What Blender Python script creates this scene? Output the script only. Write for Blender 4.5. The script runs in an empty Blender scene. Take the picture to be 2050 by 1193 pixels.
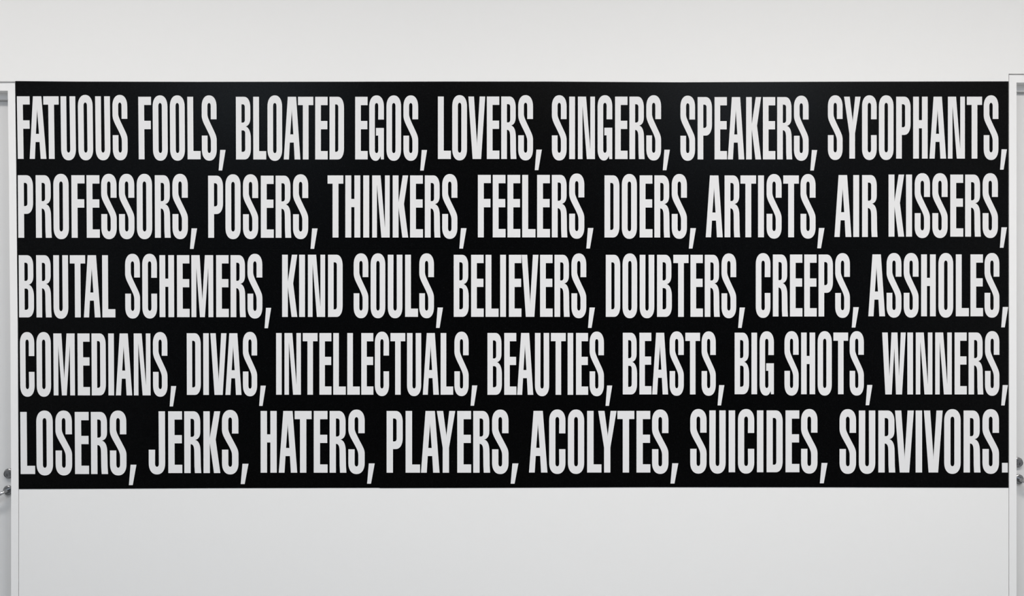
import bpy, bmesh, math
from mathutils import Vector
from mathutils.geometry import tessellate_polygon

scene = bpy.context.scene
C = scene.collection

# ------------------------------------------------------------------ camera, world, exposure
PPM = 375.0            # photograph pixels per metre on the wall plane (y = 0)
CAM_D = 6.0            # camera distance from the wall
EYE = 1.98             # camera height
cam_data = bpy.data.cameras.new('camera')
cam_data.sensor_width = 36.0
cam_data.lens = 36.0 * CAM_D / (2050.0 / PPM)
cam = bpy.data.objects.new('camera', cam_data)
cam.location = (0, -CAM_D, EYE)
cam.rotation_euler = (math.radians(90), 0, 0)
C.objects.link(cam)
scene.camera = cam

world = bpy.data.worlds.new('world')
world.use_nodes = True
world.node_tree.nodes['Background'].inputs[0].default_value = (0.5, 0.5, 0.52, 1)
world.node_tree.nodes['Background'].inputs[1].default_value = 0.0
scene.world = world

scene.view_settings.view_transform = 'Standard'
scene.view_settings.look = 'None'
scene.view_settings.gamma = 1.0
scene.view_settings.exposure = 0.0
scene.view_settings.use_curve_mapping = False

CEIL = 4.8
def area(name, loc, size, power, col, rot=(0, 0, 0)):
    l = bpy.data.lights.new(name, 'AREA')
    l.shape = 'RECTANGLE'
    l.size, l.size_y = size
    l.energy = power
    l.color = col
    o = bpy.data.objects.new(name, l)
    o.location = loc
    o.rotation_euler = rot
    C.objects.link(o)
    return o
PW = 0.557
# two skylights well behind the camera, a row of ceiling panels nearer the wall
area('skylight_lamp', (-3.25, -8.2, CEIL - 0.03), (1.7, 2.2), 300 * PW, (0.70, 0.84, 1.0))
area('skylight_lamp', (2.9, -8.2, CEIL - 0.03), (1.7, 2.2), 300 * PW, (0.70, 0.84, 1.0))
area('ceiling_lamp', (-2.9, -2.8, CEIL - 0.03), (3.0, 0.5), 200 * PW, (1.0, 0.955, 0.91))
area('ceiling_lamp', (1.9, -3.6, CEIL - 0.03), (4.4, 0.5), 462 * PW, (1.0, 0.95, 0.90))

# ------------------------------------------------------------------ helpers
def X(px, depth=0.0):
    """metres across for a photograph column, on a plane `depth` behind the wall face"""
    return (px - 1025.0) / PPM * (CAM_D + depth) / CAM_D
def Z(py, depth=0.0):
    return EYE + (596.5 - py) / PPM * (CAM_D + depth) / CAM_D

def lerp(tab, v):
    if v <= tab[0][0]: return tab[0][1]
    for (a, b), (c, d) in zip(tab, tab[1:]):
        if v <= c: return b + (d - b) * (v - a) / (c - a)
    return tab[-1][1]

def material(name, col, rough, spec=0.5, metal=0.0, bump=0.0, scale=60.0, vary=0.0, rvary=0.0):
    m = bpy.data.materials.new(name)
    m.use_nodes = True
    nt = m.node_tree
    b = nt.nodes['Principled BSDF']
    b.inputs['Base Color'].default_value = (*col, 1)
    b.inputs['Roughness'].default_value = rough
    b.inputs['Specular IOR Level'].default_value = spec
    b.inputs['Metallic'].default_value = metal
    if bump or vary or rvary:
        tc = nt.nodes.new('ShaderNodeTexCoord')
        n = nt.nodes.new('ShaderNodeTexNoise')
        n.inputs['Scale'].default_value = scale
        n.inputs['Detail'].default_value = 4
        nt.links.new(tc.outputs['Object'], n.inputs['Vector'])
        if bump:
            bp = nt.nodes.new('ShaderNodeBump')
            bp.inputs['Strength'].default_value = bump
            bp.inputs['Distance'].default_value = 0.002
            nt.links.new(n.outputs['Fac'], bp.inputs['Height'])
            nt.links.new(bp.outputs['Normal'], b.inputs['Normal'])
        if vary:
            mx = nt.nodes.new('ShaderNodeMixRGB')
            mx.inputs[1].default_value = (*[c * (1 - vary) for c in col], 1)
            mx.inputs[2].default_value = (*[min(1, c * (1 + vary)) for c in col], 1)
            nt.links.new(n.outputs['Fac'], mx.inputs[0])
            nt.links.new(mx.outputs[0], b.inputs['Base Color'])
        if rvary:
            mr = nt.nodes.new('ShaderNodeMapRange')
            mr.inputs['To Min'].default_value = rough - rvary
            mr.inputs['To Max'].default_value = rough + rvary
            nt.links.new(n.outputs['Fac'], mr.inputs['Value'])
            nt.links.new(mr.outputs[0], b.inputs['Roughness'])
    return m

M_WALL = material('white_wall_paint', (0.80, 0.80, 0.795), 0.75, 0.25, bump=0.06, scale=180, vary=0.006)
M_TRIM = material('white_trim_paint', (0.80, 0.80, 0.80), 0.5, 0.35, bump=0.02, scale=90)
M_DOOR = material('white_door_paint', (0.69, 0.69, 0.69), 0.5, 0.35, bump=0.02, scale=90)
M_FLOOR = material('polished_concrete', (0.21, 0.21, 0.205), 0.5, 0.3, bump=0.05, scale=5, vary=0.15)
M_CEIL = material('white_ceiling_paint', (0.80, 0.80, 0.80), 0.9, 0.2)
M_SIDE = material('off_white_wall_paint', (0.70, 0.70, 0.70), 0.9, 0.2)
M_REAR = material('grey_rear_wall_paint', (0.22, 0.22, 0.225), 0.9, 0.2)
M_BLACK = material('black_satin_vinyl', (0.0003, 0.0003, 0.0003), 0.27, 0.085, bump=0.02, scale=260, rvary=0.02)
M_WHITE = material('white_printed_vinyl', (0.735, 0.735, 0.742), 0.6, 0.2, bump=0.02, scale=260)
M_STEEL = material('satin_chrome', (0.27, 0.27, 0.275), 0.2, 0.5, metal=1.0, bump=0.02, scale=400, rvary=0.05)
M_STEEL_DARK = material('brushed_cylinder_metal', (0.22, 0.22, 0.225), 0.32, 0.5, metal=1.0, bump=0.05, scale=500)
M_LEVER = material('polished_lever_metal', (0.52, 0.52, 0.525), 0.22, 0.5, metal=1.0, bump=0.02, scale=400)
M_HOLE = material('dark_keyway', (0.01, 0.01, 0.01), 0.8, 0.2)

def link(name, bm, mats, parent=None, smooth=False):
    me = bpy.data.meshes.new(name)
    bm.normal_update()
    bm.to_mesh(me)
    bm.free()
    for m in (mats if isinstance(mats, (list, tuple)) else [mats]):
        me.materials.append(m)
    if smooth:
        for p in me.polygons: p.use_smooth = True
        me.set_sharp_from_angle(angle=math.radians(28))
    o = bpy.data.objects.new(name, me)
    C.objects.link(o)
    if parent: o.parent = parent
    return o

def tag(o, label, cat, group=None, kind=None):
    o['label'] = label
    o['category'] = cat
    if group: o['group'] = group
    if kind: o['kind'] = kind
    return o

def prism(bm, loops, y0, y1, cap_back=True, mat=0):
    """flat outline (loops of (x, z), first one outer, the rest holes) given a front at y0 and a back at y1"""
    pts = [p for lp in loops for p in lp]
    tris = tessellate_polygon([[Vector((a, b, 0)) for a, b in lp] for lp in loops])
    f = [bm.verts.new((a, y0, b)) for a, b in pts]
    k = [bm.verts.new((a, y1, b)) for a, b in pts]
    for t in tris:
        a, b, c = [pts[i] for i in t]
        ccw = (b[0]-a[0])*(c[1]-a[1]) - (b[1]-a[1])*(c[0]-a[0])
        if abs(ccw) < 1e-14: continue
        t = t if ccw > 0 else t[::-1]          # seen from -y, x right, z up
        bm.faces.new([f[i] for i in t]).material_index = mat
        if cap_back: bm.faces.new([k[i] for i in reversed(t)]).material_index = mat
    i0 = 0
    for j, lp in enumerate(loops):
        n = len(lp)
        ar = sum(lp[i][0]*lp[(i+1) % n][1] - lp[(i+1) % n][0]*lp[i][1] for i in range(n))
        flip = (ar > 0) != (j == 0)
        for i in range(n):
            a, b = i0 + i, i0 + (i + 1) % n
            q = [f[a], k[a], k[b], f[b]]
            bm.faces.new(q[::-1] if flip else q).material_index = mat
        i0 += n

def box(bm, x0, x1, y0, y1, z0, z1):
    prism(bm, [[(x0, z0), (x1, z0), (x1, z1), (x0, z1)]], y0, y1)

def lathe(bm, prof, cx, cz, seg=40, mat=0):
    """profile of (radius, y) spun about the axis through (cx, cz) that points out of the wall"""
    rings = []
    for r, y in prof:
        if r < 1e-6:
            rings.append([bm.verts.new((cx, y, cz))] * seg)
        else:
            rings.append([bm.verts.new((cx + r*math.cos(2*math.pi*i/seg), y, cz + r*math.sin(2*math.pi*i/seg))) for i in range(seg)])
    for A, B in zip(rings, rings[1:]):
        for i in range(seg):
            j = (i + 1) % seg
            q = []
            for v in (A[i], A[j], B[j], B[i]):
                if v not in q: q.append(v)
            if len(q) > 2:
                bm.faces.new(q).material_index = mat
    bmesh.ops.recalc_face_normals(bm, faces=bm.faces)

def tube(bm, path, radii, seg=16, squash=1.0):
    rings = []
    for i, p in enumerate(path):
        d = (Vector(path[min(i+1, len(path)-1)]) - Vector(path[max(i-1, 0)])).normalized()
        side = d.cross(Vector((0, 0.3, 1))).normalized()
        up = side.cross(d).normalized()
        r = radii[i]
        rings.append([bm.verts.new(Vector(p) + side*(r*squash*math.cos(2*math.pi*k/seg)) + up*(r*math.sin(2*math.pi*k/seg))) for k in range(seg)])
    for A, B in zip(rings, rings[1:]):
        for k in range(seg):
            j = (k + 1) % seg
            bm.faces.new((A[k], A[j], B[j], B[k]))
    bm.faces.new(rings[0][::-1]); bm.faces.new(rings[-1])
    bmesh.ops.recalc_face_normals(bm, faces=bm.faces)

# ------------------------------------------------------------------ the room
LEFT_EDGE = [(-60, 28.8), (162, 31.0), (330, 33.3), (500, 34.8), (650, 36.4), (978, 38.1), (1193, 37.9), (1340, 37.9)]
def xl(py): return lerp(LEFT_EDGE, py)      # right edge of the left door frame, slightly out of plumb
def xr(py): return 2019.3                   # left edge of the right door frame
FW = 15.6                                   # face width of the frames, in photograph pixels
GAP_TOP_L, GAP_TOP_R, GAP_SIDE = 3.6, 2.6, 0.9
HEAD_L, HEAD_R = 166.6, 150.2               # top edge of each frame
DOOR_W = 0.98                               # clear width of each doorway
FLOOR_PY = 596.5 + EYE * PPM                # photograph row of the floor at the wall
RX, RY = 5.2, 10.5

rows = [162, 330, 500, 650, 978, 1193, FLOOR_PY]
# left doorway: straight far jamb, near jamb following the frame
lo = X(xl(900) - FW) - DOOR_W - 0.042       # far edge of frame
ro = X(2034.9) + DOOR_W + 0.042
wall = []
wall += [(-RX, 0), (lo - 0.003, 0), (lo - 0.003, Z(HEAD_L - GAP_TOP_L)), (X(xl(HEAD_L) ), Z(HEAD_L - GAP_TOP_L))]
wall += [(X(xl(r)), Z(r)) for r in [175] + rows[1:]]
wall += [(X(xr(r)), Z(r)) for r in [FLOOR_PY, 150]]
wall += [(X(xr(150)), Z(HEAD_R - GAP_TOP_R)), (ro + 0.003, Z(HEAD_R - GAP_TOP_R)), (ro + 0.003, 0), (RX, 0), (RX, CEIL), (-RX, CEIL)]
bm = bmesh.new()
prism(bm, [wall], 0.0, 0.25)
tag(link('wall_back', bm, M_WALL), 'smooth white painted wall behind the black text mural', 'wall', kind='structure')

bm = bmesh.new(); box(bm, -RX, RX, -RY, 0.45, -0.1, 0.0)
tag(link('floor', bm, M_FLOOR), 'grey polished concrete floor of the gallery room', 'floor', kind='structure')
bm = bmesh.new(); box(bm, -RX, RX, -RY, 0.45, CEIL, CEIL + 0.1)
tag(link('ceiling', bm, M_CEIL), 'flat white ceiling above the mural wall', 'ceiling', kind='structure')
bm = bmesh.new(); box(bm, -RX - 0.1, -RX, -RY, 0.45, -0.1, CEIL + 0.1)
tag(link('wall_left', bm, M_SIDE), 'plain white side wall to the left of the mural wall', 'wall', kind='structure')
bm = bmesh.new(); box(bm, RX, RX + 0.1, -RY, 0.45, -0.1, CEIL + 0.1)
tag(link('wall_right', bm, M_SIDE), 'plain white side wall to the right of the mural wall', 'wall', kind='structure')
bm = bmesh.new(); box(bm, -RX - 0.1, RX + 0.1, -RY - 0.1, -RY, -0.1, CEIL + 0.1)
tag(link('wall_front', bm, M_REAR), 'plain grey wall facing the mural from behind the viewer', 'wall', kind='structure')

LEAF = 0.105          # how far the door leaves sit behind the wall face
def frame(name, side, label):
    root = bpy.data.objects.new(name, None)
    C.objects.link(root)
    tag(root, label, 'door frame', kind='structure')
    head = HEAD_L if side < 0 else HEAD_R
    low = head + FW - 0.6                   # lower edge of the head
    rr = [head, 250, 330, 500, 650, 978, 1193, FLOOR_PY]
    if side < 0:
        near = [(X(xl(r) - GAP_SIDE), Z(r)) for r in rr]
        inner = [(X(xl(r) - FW), Z(r)) for r in rr]
        far0, far1 = lo, lo + 0.042
        root.location = (0, 0, 0)
    else:
        near = [(X(xr(r) + GAP_SIDE), Z(r)) for r in rr]
        inner = [(X(xr(r) + FW), Z(r)) for r in rr]
        far0, far1 = ro - 0.042, ro
    bm = bmesh.new()
    prism(bm, [near + inner[::-1]], -0.001, 0.21)
    link('jamb', bm, M_TRIM, root)
    bm = bmesh.new()
    box(bm, far0, far1, -0.001, 0.21, 0, Z(head))
    link('jamb', bm, M_TRIM, root)
    bm = bmesh.new()
    a, b = (far1, inner[0][0]) if side < 0 else (inner[0][0], far0)
    box(bm, a if side < 0 else a - 0.006, b + 0.006 if side < 0 else b, -0.0008, 0.209, Z(low), Z(head) - 0.0002)
    link('head', bm, M_TRIM, root)
    # stop bead hanging under the head in front of the leaf
    bm = bmesh.new()
    prism(bm, [[(a + 0.001, Z(low) - 0.034), (b - 0.002, Z(low) - 0.034), (b - 0.002, Z(low)), (a + 0.001, Z(low))]], 0.070, LEAF - 0.004)
    link('stop_bead', bm, M_TRIM, root)
    # back of the rebate above the leaf
    bm = bmesh.new(); box(bm, a + 0.001, b - 0.002, LEAF + 0.004, LEAF + 0.04, Z(low) - 0.0405, Z(low))
    link('rebate', bm, M_TRIM, root)
    # shadow gap backing, so that the joint round the frame is closed
    bm = bmesh.new()
    e = near[0][0]
    if side < 0:
        box(bm, lo - 0.02, X(xl(head)) + 0.0, 0.018, 0.06, Z(head), Z(head - GAP_TOP_L))
    else:
        box(bm, X(xr(head)), ro + 0.02, 0.018, 0.06, Z(head), Z(head - GAP_TOP_R))
    link('joint_filler', bm, M_TRIM, root)
    return a, b, low

FL = frame('trim_1', -1, 'white door frame along the left end of the black mural')
FR = frame('trim_2', 1, 'white door frame along the right end of the black mural')

def door(name, side, fr, deadbolt_px, rose_px, label):
    a, b, low = fr
    top = Z(low) - 0.0415
    bm = bmesh.new()
    if side < 0:
        inner = [(X(xl(r) - FW) - 0.004, Z(r)) for r in [250, 330, 500, 650, 978, 1193, FLOOR_PY - 4]]
        lp = [(a + 0.003, Z(FLOOR_PY - 4)), (a + 0.003, top), (X(xl(200) - FW) - 0.004, top)] + inner
    else:
        lp = [(a + 0.004, Z(FLOOR_PY - 4)), (b - 0.003, Z(FLOOR_PY - 4)), (b - 0.003, top), (a + 0.004, top)]
    prism(bm, [lp], LEAF, LEAF + 0.045)
    leaf = link(name, bm, M_DOOR)
    tag(leaf, label, 'door', kind='structure')
    # ---- deadbolt
    out = 0.026
    cx, cz = X(deadbolt_px[0], LEAF - out), Z(deadbolt_px[1], LEAF - out)
    bm = bmesh.new()
    lathe(bm, [(0.0, LEAF), (0.0275, LEAF), (0.0275, LEAF-0.007), (0.026, LEAF-0.0105), (0.0235, LEAF-0.012), (0.0215, LEAF-0.022), (0.0190, LEAF-out), (0.0180, LEAF-out), (0.0176, LEAF-out+0.004), (0.0158, LEAF-out+0.004), (0.0154, LEAF-out), (0.0125, LEAF-out), (0.0122, LEAF-out+0.0012), (0, LEAF-out+0.0012)], cx, cz)
    db = link('deadbolt', bm, M_STEEL, leaf, smooth=True)
    db['label'] = 'round satin metal deadbolt above the lever'
    bm = bmesh.new()
    lathe(bm, [(0.0118, LEAF-out+0.002), (0.0118, LEAF-out-0.0012), (0.011, LEAF-out-0.002), (0.0, LEAF-out-0.002)], cx, cz, 28)
    link('lock_cylinder', bm, M_STEEL_DARK, db, smooth=True)
    bm = bmesh.new()
    kx, kz = cx, cz - 0.004
    y = LEAF - out - 0.002
    prism(bm, [[(kx-0.0013, kz-0.0075), (kx+0.0013, kz-0.0075), (kx+0.0013, kz+0.0005), (kx+0.0022, kz+0.0025), (kx+0.0013, kz+0.0045), (kx-0.0013, kz+0.0045), (kx-0.0022, kz+0.0025), (kx-0.0013, kz+0.0005)]], y-0.0003, y+0.001)
    link('keyway', bm, M_HOLE, db)
    # ---- lever on a round rose
    th = 0.013
    cx, cz = X(rose_px[0], LEAF - th), Z(rose_px[1], LEAF - th)
    bm = bmesh.new()
    R = 0.0262
    lathe(bm, [(0.0, LEAF), (R, LEAF), (R, LEAF-0.008), (R-0.0015, LEAF-0.0115), (R-0.004, LEAF-th), (0.0135, LEAF-th), (0.0125, LEAF-th+0.001), (0, LEAF-th+0.001)], cx, cz)
    rose = link('lever_handle', bm, M_STEEL, leaf, smooth=True)
    rose['label'] = 'satin metal lever handle on a round rose'
    s = side
    bm = bmesh.new()
    y0 = LEAF - th + 0.002
    path = [(cx, y0, cz), (cx, y0-0.018, cz), (cx, y0-0.030, cz-0.0005), (cx+s*0.003, y0-0.040, cz-0.002), (cx+s*0.010, y0-0.048, cz-0.006),
            (cx+s*0.022, y0-0.053, cz-0.013), (cx+s*0.045, y0-0.055, cz-0.024), (cx+s*0.080, y0-0.054, cz-0.036), (cx+s*0.115, y0-0.053, cz-0.043), (cx+s*0.128, y0-0.053, cz-0.045)]
    rad = [0.0095, 0.0092, 0.0090, 0.0090, 0.0090, 0.0092, 0.0095, 0.0092, 0.0085, 0.0055]
    tube(bm, path, rad, 18)
    lv = link('lever', bm, M_LEVER, rose, smooth=True)
    return leaf

door('door_1', -1, FL, (14.3, 949.0), (15.0, 981.8), 'white recessed door at the left end of the mural')
door('door_2', 1, FR, (2041.1, 926.6), (2040.8, 959.6), 'white recessed door at the right end of the mural')

# ------------------------------------------------------------------ lettering: outlines drawn by hand, cap height 125, ink starts at x = 0
def arc(cx, cy, rx, ry, a0, a1, n=9, e=2.25):
    """points of a superelliptic quarter/half, degrees"""
    out = []
    for i in range(n + 1):
        t = math.radians(a0 + (a1 - a0) * i / n)
        c, s = math.cos(t), math.sin(t)
        out.append((cx + rx * math.copysign(abs(c) ** (2 / e), c), cy + ry * math.copysign(abs(s) ** (2 / e), s)))
    return out
def bez(p0, p1, p2, p3, n=8):
    return [tuple((1-t)**3*a + 3*(1-t)**2*t*b + 3*(1-t)*t*t*c + t**3*d for a, b, c, d in zip(p0, p1, p2, p3)) for t in [i / n for i in range(n + 1)]]

W = 29.5; SI = 11.5; TOP = 127.8; BOT = -2.8; IT = 112.6; IB = 12.6; RYO = 23.0; RYI = 6.5
mid = W / 2; ri = mid - SI + 0.2
GLYPH = {}
def g(ch, width, outer, *holes): GLYPH[ch] = (width, [outer] + list(holes))
g('E', 25.1, [(0,0),(25.1,0),(25.1,16.8),(11.4,16.8),(11.4,60.2),(24.5,60.2),(24.5,76.8),(11.4,76.8),(11.4,108.3),(24.9,108.3),(24.9,125),(0,125)])
g('F', 25.4, [(0,0),(11.6,0),(11.6,60.2),(24.6,60.2),(24.6,77),(11.6,77),(11.6,108.6),(25.4,108.6),(25.4,125),(0,125)])
g('L', 26.0, [(0,0),(26,0),(26,16.6),(11.7,16.6),(11.7,125),(0,125)])
g('T', 30.7, [(9.7,0),(21.2,0),(21.2,108.4),(30.7,108.4),(30.7,125),(0,125),(0,108.4),(9.7,108.4)])
g('H', 29.2, [(0,0),(11.6,0),(11.6,61.2),(17.7,61.2),(17.7,0),(29.2,0),(29.2,125),(17.7,125),(17.7,77.6),(11.6,77.6),(11.6,125),(0,125)])
g('I', 11.6, [(0,0),(11.6,0),(11.6,125),(0,125)])
g('N', 34.2, [(0,0),(9.3,0),(9.3,106.5),(9.9,100),(17.9,0),(34.2,0),(34.2,125),(24.9,125),(24.9,19.5),(24.3,26),(16.4,125),(0,125)])
g('M', 43.7, [(0,0),(9.7,0),(9.9,101.4),(16.9,0),(26.8,0),(33.8,101.4),(34.0,0),(43.7,0),(43.7,125),(27.1,125),(21.85,34),(16.6,125),(0,125)])
g('A', 33.4, [(0,0),(10.4,0),(12.2,33.7),(20.2,33.7),(21.9,0),(33.4,0),(25,125),(8.2,125)], [(13.1,50),(19.3,50),(16.4,96),(16.25,101.5),(16.1,96)])
g('V', 33.6, [(8.4,0),(25.5,0),(33.6,125),(22.5,125),(17.3,32),(17.15,24.5),(17.0,32),(11.2,125),(0,125)])
g('W', 48.5, [(6.5,0),(19.7,0),(25.1,94),(28.4,0),(40.9,0),(48.5,125),(38.3,125),(34.8,36),(31.5,125),(19.1,125),(15,36),(11.4,125),(0,125)])
g('Y', 33.2, [(10.6,0),(22,0),(22,50.5),(33.2,125),(22.4,125),(17.5,77),(17.3,72),(17.1,77),(11.4,125),(0,125),(10.6,50.5)])
g('K', 30.2, [(0,0),(11.4,0),(11.4,61),(18.8,0),(30.2,0),(22,67.6),(30.2,125),(19.5,125),(11.4,70.5),(11.4,125),(0,125)])
g('O', W, arc(mid, TOP-RYO, mid, RYO, 0, 180, 18) + arc(mid, BOT+RYO, mid, RYO, 180, 360, 18),
  arc(mid, IT-RYI, ri, RYI, 0, 180, 12) + arc(mid, IB+RYI, ri, RYI, 180, 360, 12))
g('C', 29.2, [(W-0.1,79.4),(18,79.4)] + arc(mid, IT-RYI, ri, RYI, 0, 180, 12) + arc(mid, IB+RYI, ri, RYI, 180, 360, 12) + [(18,47.4),(W-0.1,47.4)]
  + arc(mid, BOT+RYO, mid, RYO, 360, 180, 18) + arc(mid, TOP-RYO, mid, RYO, 180, 0, 18))
g('U', 29.4, [(0,125)] + arc(mid, BOT+RYO, mid, RYO, 180, 360, 18) + [(W,125),(W-SI,125)] + arc(mid, IB+RYI, ri, RYI, 360, 180, 12) + [(SI,125)])
g('J', 29.4, [(0,47.3)] + arc(mid, BOT+RYO, mid, RYO, 180, 360, 18) + [(W,125),(W-SI,125)] + arc(mid, IB+RYI, ri, RYI, 360, 180, 12) + [(SI,47.3)])
g('G', W, [(W,79.6),(18,79.6)] + arc(mid, IT-RYI, ri, RYI, 0, 180, 12) + arc(mid, IB+RYI, ri, RYI, 180, 360, 12) + [(18,47.6),(13.6,47.6),(13.6,62.8),(W,62.8),(W,0),(23.6,0),(22.8,6.8)]
  + bez((22.8,6.8),(20.5,0),(17,BOT),(13,BOT))[1:] + arc(13, BOT+RYO, 13, RYO, 270, 180, 9)[1:] + arc(mid, TOP-RYO, mid, RYO, 180, 0, 18))
g('S', 29.6, [(29.6,80),(18.1,80)] + arc(14.75, IT-RYI, 3.35, RYI, 0, 180, 12) + [(11.4,90)]
  + bez((11.4,90),(11.4,84.5),(14.5,78),(19.5,67.2),6)[1:] + bez((19.5,67.2),(27,51),(29.6,47),(29.6,38),8)[1:]
  + arc(14.8, BOT+RYO, 14.8, RYO, 360, 180, 18) + [(0,47.4),(11.4,47.4)] + arc(14.75, IB+RYI, 3.35, RYI, 180, 360, 12) + [(18.1,36)]
  + bez((18.1,36),(18,43),(15.5,48.3),(10,59.5),6)[1:] + bez((10,59.5),(3,73.5),(0,79.5),(0,88),8)[1:]
  + arc(14.8, TOP-RYO, 14.8, RYO, 180, 0, 18))
g('D', 29.1, [(0,0)] + arc(16.5, 23, 12.6, 23, 270, 360, 10) + arc(16.5, 102, 12.6, 23, 0, 90, 10) + [(0,125)],
  [(11.2,15.2)] + arc(13.6, 21, 4, 5.8, 270, 360, 7) + arc(13.6, 104, 4, 5.8, 0, 90, 7) + [(11.2,109.8)])
g('P', 29.0, [(0,0),(11.4,0)] + [(11.4,47.8)] + arc(16.2, 70.8, 12.8, 23, 270, 360, 10) + arc(16.2, 102, 12.8, 23, 0, 90, 10) + [(0,125)],
  [(11.4,63.2)] + arc(13.8, 68.8, 4.2, 5.6, 270, 360, 7) + arc(13.8, 104.2, 4.2, 5.6, 0, 90, 7) + [(11.4,109.8)])
g('B', 29.9, [(0,0)] + arc(17, 22, 12.9, 22, 270, 360, 10) + bez((29.9,42),(29.9,55),(26,64),(19.6,65.8),8) + bez((19.6,65.8),(25.5,67.5),(29,73),(29,83),8)[1:]
  + arc(16.4, 103, 12.6, 22, 0, 90, 10) + [(0,125)],
  [(11.2,73.4)] + arc(13.8, 79, 4.2, 5.6, 270, 360, 7) + arc(13.8, 104.4, 4.2, 5.6, 0, 90, 7) + [(11.2,110)],
  [(11.2,15.2)] + arc(14, 20.8, 4.6, 5.6, 270, 360, 7) + arc(14, 52.4, 4.6, 5.6, 0, 90, 7) + [(11.2,58)])
g('R', 30.4, [(0,0),(11.4,0),(11.4,58.4)] + bez((12.6,58.4),(16.5,57.5),(17.8,53),(17.9,44),7) + [(18.2,14),(18.9,0),(30.4,0),(29.6,14),(29.3,38)]
  + bez((29.2,44),(29,57),(26,65.5),(19.4,67.2),8)[1:] + bez((19.4,67.2),(25.5,68.5),(28.9,74),(28.9,84),8)[1:]
  + arc(16.4, 102.5, 12.5, 22.5, 0, 90, 10) + [(0,125)],
  [(11.4,73.2)] + arc(13.8, 78.8, 4.2, 5.6, 270, 360, 7) + arc(13.8, 104.2, 4.2, 5.6, 0, 90, 7) + [(11.4,109.8)])
g(',', 13.9, [(0,-22.3),(7.1,-22.3),(13.9,18.8),(3.1,18.8)])
g('.', 10.6, [(0,0),(10.6,0),(10.6,19.4),(0,19.4)])

# side bearings (left, right) and the few pairs that sit closer than the bearings give
SB = {'A': (0.8,0.8), 'B': (2.9,2.0), 'C': (2.3,2.3), 'D': (2.9,2.3), 'E': (2.9,0.8), 'F': (2.9,0.8), 'G': (2.4,2.7), 'H': (2.9,2.9), 'I': (2.9,2.9),
      'J': (2.0,2.9), 'K': (2.9,0.8), 'L': (2.9,0.3), 'M': (2.9,2.9), 'N': (2.9,2.9), 'O': (2.4,2.4), 'P': (2.9,2.3), 'R': (2.9,1.2), 'S': (2.3,2.3),
      'T': (1.0,1.0), 'U': (2.7,2.7), 'V': (0.4,0.4), 'W': (0.5,0.5), 'Y': (0.7,0.7)}
KERN = {'FA': -3.2, 'AT': -6.4, 'TA': -5.0, 'VA': -3.6, 'AV': -3.6, 'AY': -6.4, 'LY': -6.9, 'LA': 0.6, 'RT': -1.3, 'RV': -2.0, 'YT': -0.2, 'EV': -0.8}

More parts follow.
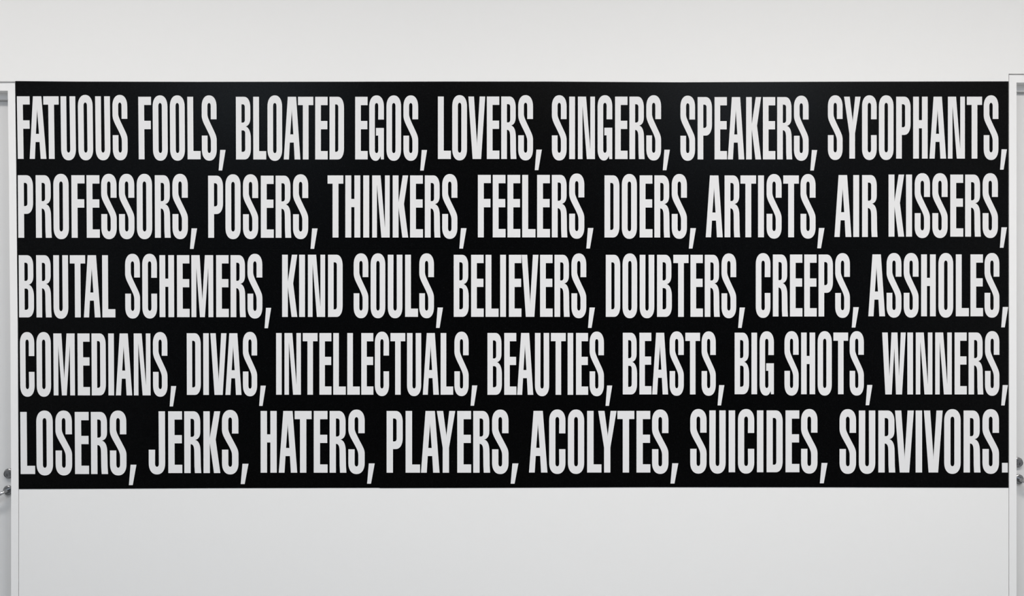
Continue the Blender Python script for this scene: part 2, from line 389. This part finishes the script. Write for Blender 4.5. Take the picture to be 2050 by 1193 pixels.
# each row of the mural: word, first and last ink column, then the comma's ink columns; rows give cap line and baseline
TEXT = [
 [('FATUOUS', 35.2, 255.5, 192.9, 318.2), ('FOOLS', 277.6, 433.9, 193.9, 319.0, ',', 438.0, 451.9), ('BLOATED', 472.6, 688.8, 193.9, 319.3), ('EGOS', 711.2, 837.2, 193.9, 319.2, ',', 841.3, 855.0),
  ('LOVERS', 876.7, 1067.0, 193.4, 318.4, ',', 1070.6, 1084.7), ('SINGERS', 1104.8, 1323.3, 193.6, 318.6, ',', 1326.8, 1340.9), ('SPEAKERS', 1362.0, 1618.5, 194.4, 319.2, ',', 1621.9, 1635.7),
  ('SYCOPHANTS', 1657.1, 1998.3, 193.7, 317.6, ',', 2001.6, 2015.4)],
 [('PROFESSORS', 36.6, 376.3, 350.9, 476.0, ',', 380.6, 394.8), ('POSERS', 417.0, 617.2, 351.8, 476.0, ',', 621.9, 635.9), ('THINKERS', 656.0, 915.7, 351.2, 475.5, ',', 919.6, 934.0),
  ('FEELERS', 956.7, 1169.7, 350.2, 475.2, ',', 1173.7, 1187.9), ('DOERS', 1210.1, 1375.0, 351.2, 475.4, ',', 1378.9, 1393.1), ('ARTISTS', 1412.7, 1632.4, 351.2, 475.0, ',', 1635.9, 1650.3),
  ('AIR', 1670.2, 1756.4, 350.5, 474.4), ('KISSERS', 1778.5, 1997.3, 349.6, 473.8, ',', 2001.2, 2015.4)],
 [('BRUTAL', 38.4, 231.1, 510.9, 635.3), ('SCHEMERS', 251.0, 525.4, 510.8, 634.8, ',', 529.9, 543.1), ('KIND', 565.0, 686.1, 509.9, 634.4), ('SOULS', 708.2, 868.8, 509.9, 634.2, ',', 873.0, 886.9),
  ('BELIEVERS', 908.4, 1173.6, 510.1, 634.2, ',', 1177.1, 1190.9), ('DOUBTERS', 1212.7, 1473.6, 510.1, 634.2, ',', 1477.5, 1491.1), ('CREEPS', 1512.8, 1701.1, 509.5, 633.5, ',', 1704.8, 1719.0),
  ('ASSHOLES', 1738.0, 2000.2, 509.2, 633.1, ',', 2003.9, 2017.8)],
 [('COMEDIANS', 40.7, 335.5, 667.4, 791.3, ',', 340.0, 353.1), ('DIVAS', 374.3, 515.0, 667.0, 790.4, ',', 519.1, 532.4), ('INTELLECTUALS', 553.0, 938.2, 666.6, 790.0, ',', 942.1, 955.6),
  ('BEAUTIES', 975.9, 1208.9, 666.5, 790.2, ',', 1212.2, 1225.5), ('BEASTS', 1246.7, 1432.7, 666.0, 789.4, ',', 1436.4, 1449.9), ('BIG', 1470.5, 1549.0, 665.9, 789.0), ('SHOTS', 1570.2, 1729.0, 665.6, 789.0, ',', 1732.7, 1746.1),
  ('WINNERS', 1765.7, 2000.2, 665.5, 789.4, ',', 2003.9, 2017.2)],
 [('LOSERS', 41.4, 253.4, 824.4, 948.7, ',', 258.4, 273.5), ('JERKS', 298.0, 477.6, 823.2, 946.7, ',', 482.2, 497.7), ('HATERS', 522.0, 730.2, 822.5, 946.0, ',', 735.1, 750.3), ('PLAYERS', 774.1, 1018.0, 822.5, 946.0, ',', 1022.3, 1037.8),
  ('ACOLYTES', 1059.0, 1338.0, 822.3, 945.7, ',', 1342.1, 1357.8), ('SUICIDES', 1381.6, 1636.2, 821.3, 945.1, ',', 1641.0, 1656.2), ('SURVIVORS', 1680.4, 1999.4, 821.6, 945.6, '.', 2005.4, 2017.0)],
]

def lean(px, row):
    """outward tilt of the left-hand strip of the mural, strongest in its first row"""
    return max(0.0, (0.0155 if row == 0 else 0.0080) * (1 - (px - 35) / 560.0))

# ---- the mural: an upper and a lower vinyl sheet stuck to the wall, every letter a piece of its own
mural = bpy.data.objects.new('text_mural', None)
mural.location = (X(1025), -0.0008, Z(978))   # stands a hair off the wall, as glued vinyl does
C.objects.link(mural)
tag(mural, 'wide black vinyl mural with five rows of tall condensed white capitals on white wall', 'mural')
TH = 0.0016
OX, OZ = mural.location.x, mural.location.z
TOP_EDGE = [(31.0, 162.4), (150, 163.4), (400, 164.0), (700, 163.7), (900, 163.3), (1100, 163.4), (1230, 164.2), (1360, 164.9), (1500, 164.3), (1700, 163.6), (1850, 163.3), (2018.7, 163.0)]
BOT_EDGE = [(38.2, 978.8), (250, 977.9), (420, 977.0), (759.5, 976.2), (760.5, 976.8), (1000, 976.2), (1300, 975.1), (1640, 975.2), (2018.7, 976.0)]
SEAM = [(34.9, 501.0), (420, 500.3), (1000, 500.0), (1500, 499.6), (2018.7, 499.2)]
def sheet(name, upper, lower, y_front, label):
    lp = [(X(a) - OX, Z(b) - OZ) for a, b in lower] + [(X(a) - OX, Z(b) - OZ) for a, b in reversed(upper)]
    bm = bmesh.new()
    prism(bm, [lp], -y_front, 0.0)
    o = link(name, bm, M_BLACK, mural)
    bv = o.modifiers.new('rounded_cut_edge', 'BEVEL')
    bv.width = 0.0004; bv.segments = 2; bv.limit_method = 'ANGLE'; bv.angle_limit = math.radians(60)
    o['label'] = label
    return o
left_hi = [(xl(r), r) for r in (330,)]
left_lo = [(xl(r), r) for r in (650, 820)]
# the left edge bows slightly, so it gets its own points
up = sheet('vinyl_sheet', TOP_EDGE, left_hi + [(a, b - 0.02) for a, b in SEAM], 0.0016, 'upper black vinyl sheet with the first two rows')
dn = sheet('vinyl_sheet', [(a, b + 0.02) for a, b in SEAM], left_lo + BOT_EDGE, 0.0019, 'lower black vinyl sheet with the last three rows')

cache = {}
def glyph_mesh(ch, sx, sy, ln):
    key = (ch, round(sx, 3), round(sy, 3), round(ln, 4))
    if key not in cache:
        w, loops = GLYPH[ch]
        out = []
        for lp in loops:
            q = []
            for a, b in lp:
                p = ((a * key[1] - b * key[2] * key[3]) / PPM, b * key[2] / PPM)
                if not q or (abs(q[-1][0] - p[0]) + abs(q[-1][1] - p[1])) > 1e-6: q.append(p)
            if abs(q[0][0] - q[-1][0]) + abs(q[0][1] - q[-1][1]) < 1e-6: q.pop()
            out.append(q)
        bm = bmesh.new()
        prism(bm, out, -0.0005, 0.0001, cap_back=False)
        me = bpy.data.meshes.new('letter')
        bm.normal_update(); bm.to_mesh(me); bm.free()
        me.materials.append(M_WHITE)
        cache[key] = me
    return cache[key]

def put(ch, px, base, sx, sy, ln, row):
    parent = up if row < 2 else dn
    front = 0.0016 if row < 2 else 0.0019
    name = 'comma' if ch == ',' else 'full_stop' if ch == '.' else 'letter'
    o = bpy.data.objects.new(name, glyph_mesh(ch, sx, sy, ln))
    o.parent = parent
    # the lean is taken about mid height, so shift the foot outwards by half of it
    o.location = (X(px) + ln * 62.5 * sy / PPM - OX, -front, Z(base) - OZ)
    C.objects.link(o)

for row, words in enumerate(TEXT):
    for wd in words:
        word, x0, x1, cap, base = wd[:5]
        pos, x = [], 0.0
        for i, ch in enumerate(word):
            if i: x += SB[word[i-1]][1] + SB[ch][0] + KERN.get(word[i-1] + ch, 0.0)
            pos.append(x)
            x += GLYPH[ch][0]
        k = (x1 - x0) / x
        sy = (base - cap) / 125.0
        for ch, p in zip(word, pos):
            put(ch, x0 + p * k, base, k, sy, lean(x0 + p * k, row), row)
        if len(wd) > 5:
            ch, a, b = wd[5:]
            put(ch, a, base, (b - a) / GLYPH[ch][0], sy, 0.0, row)
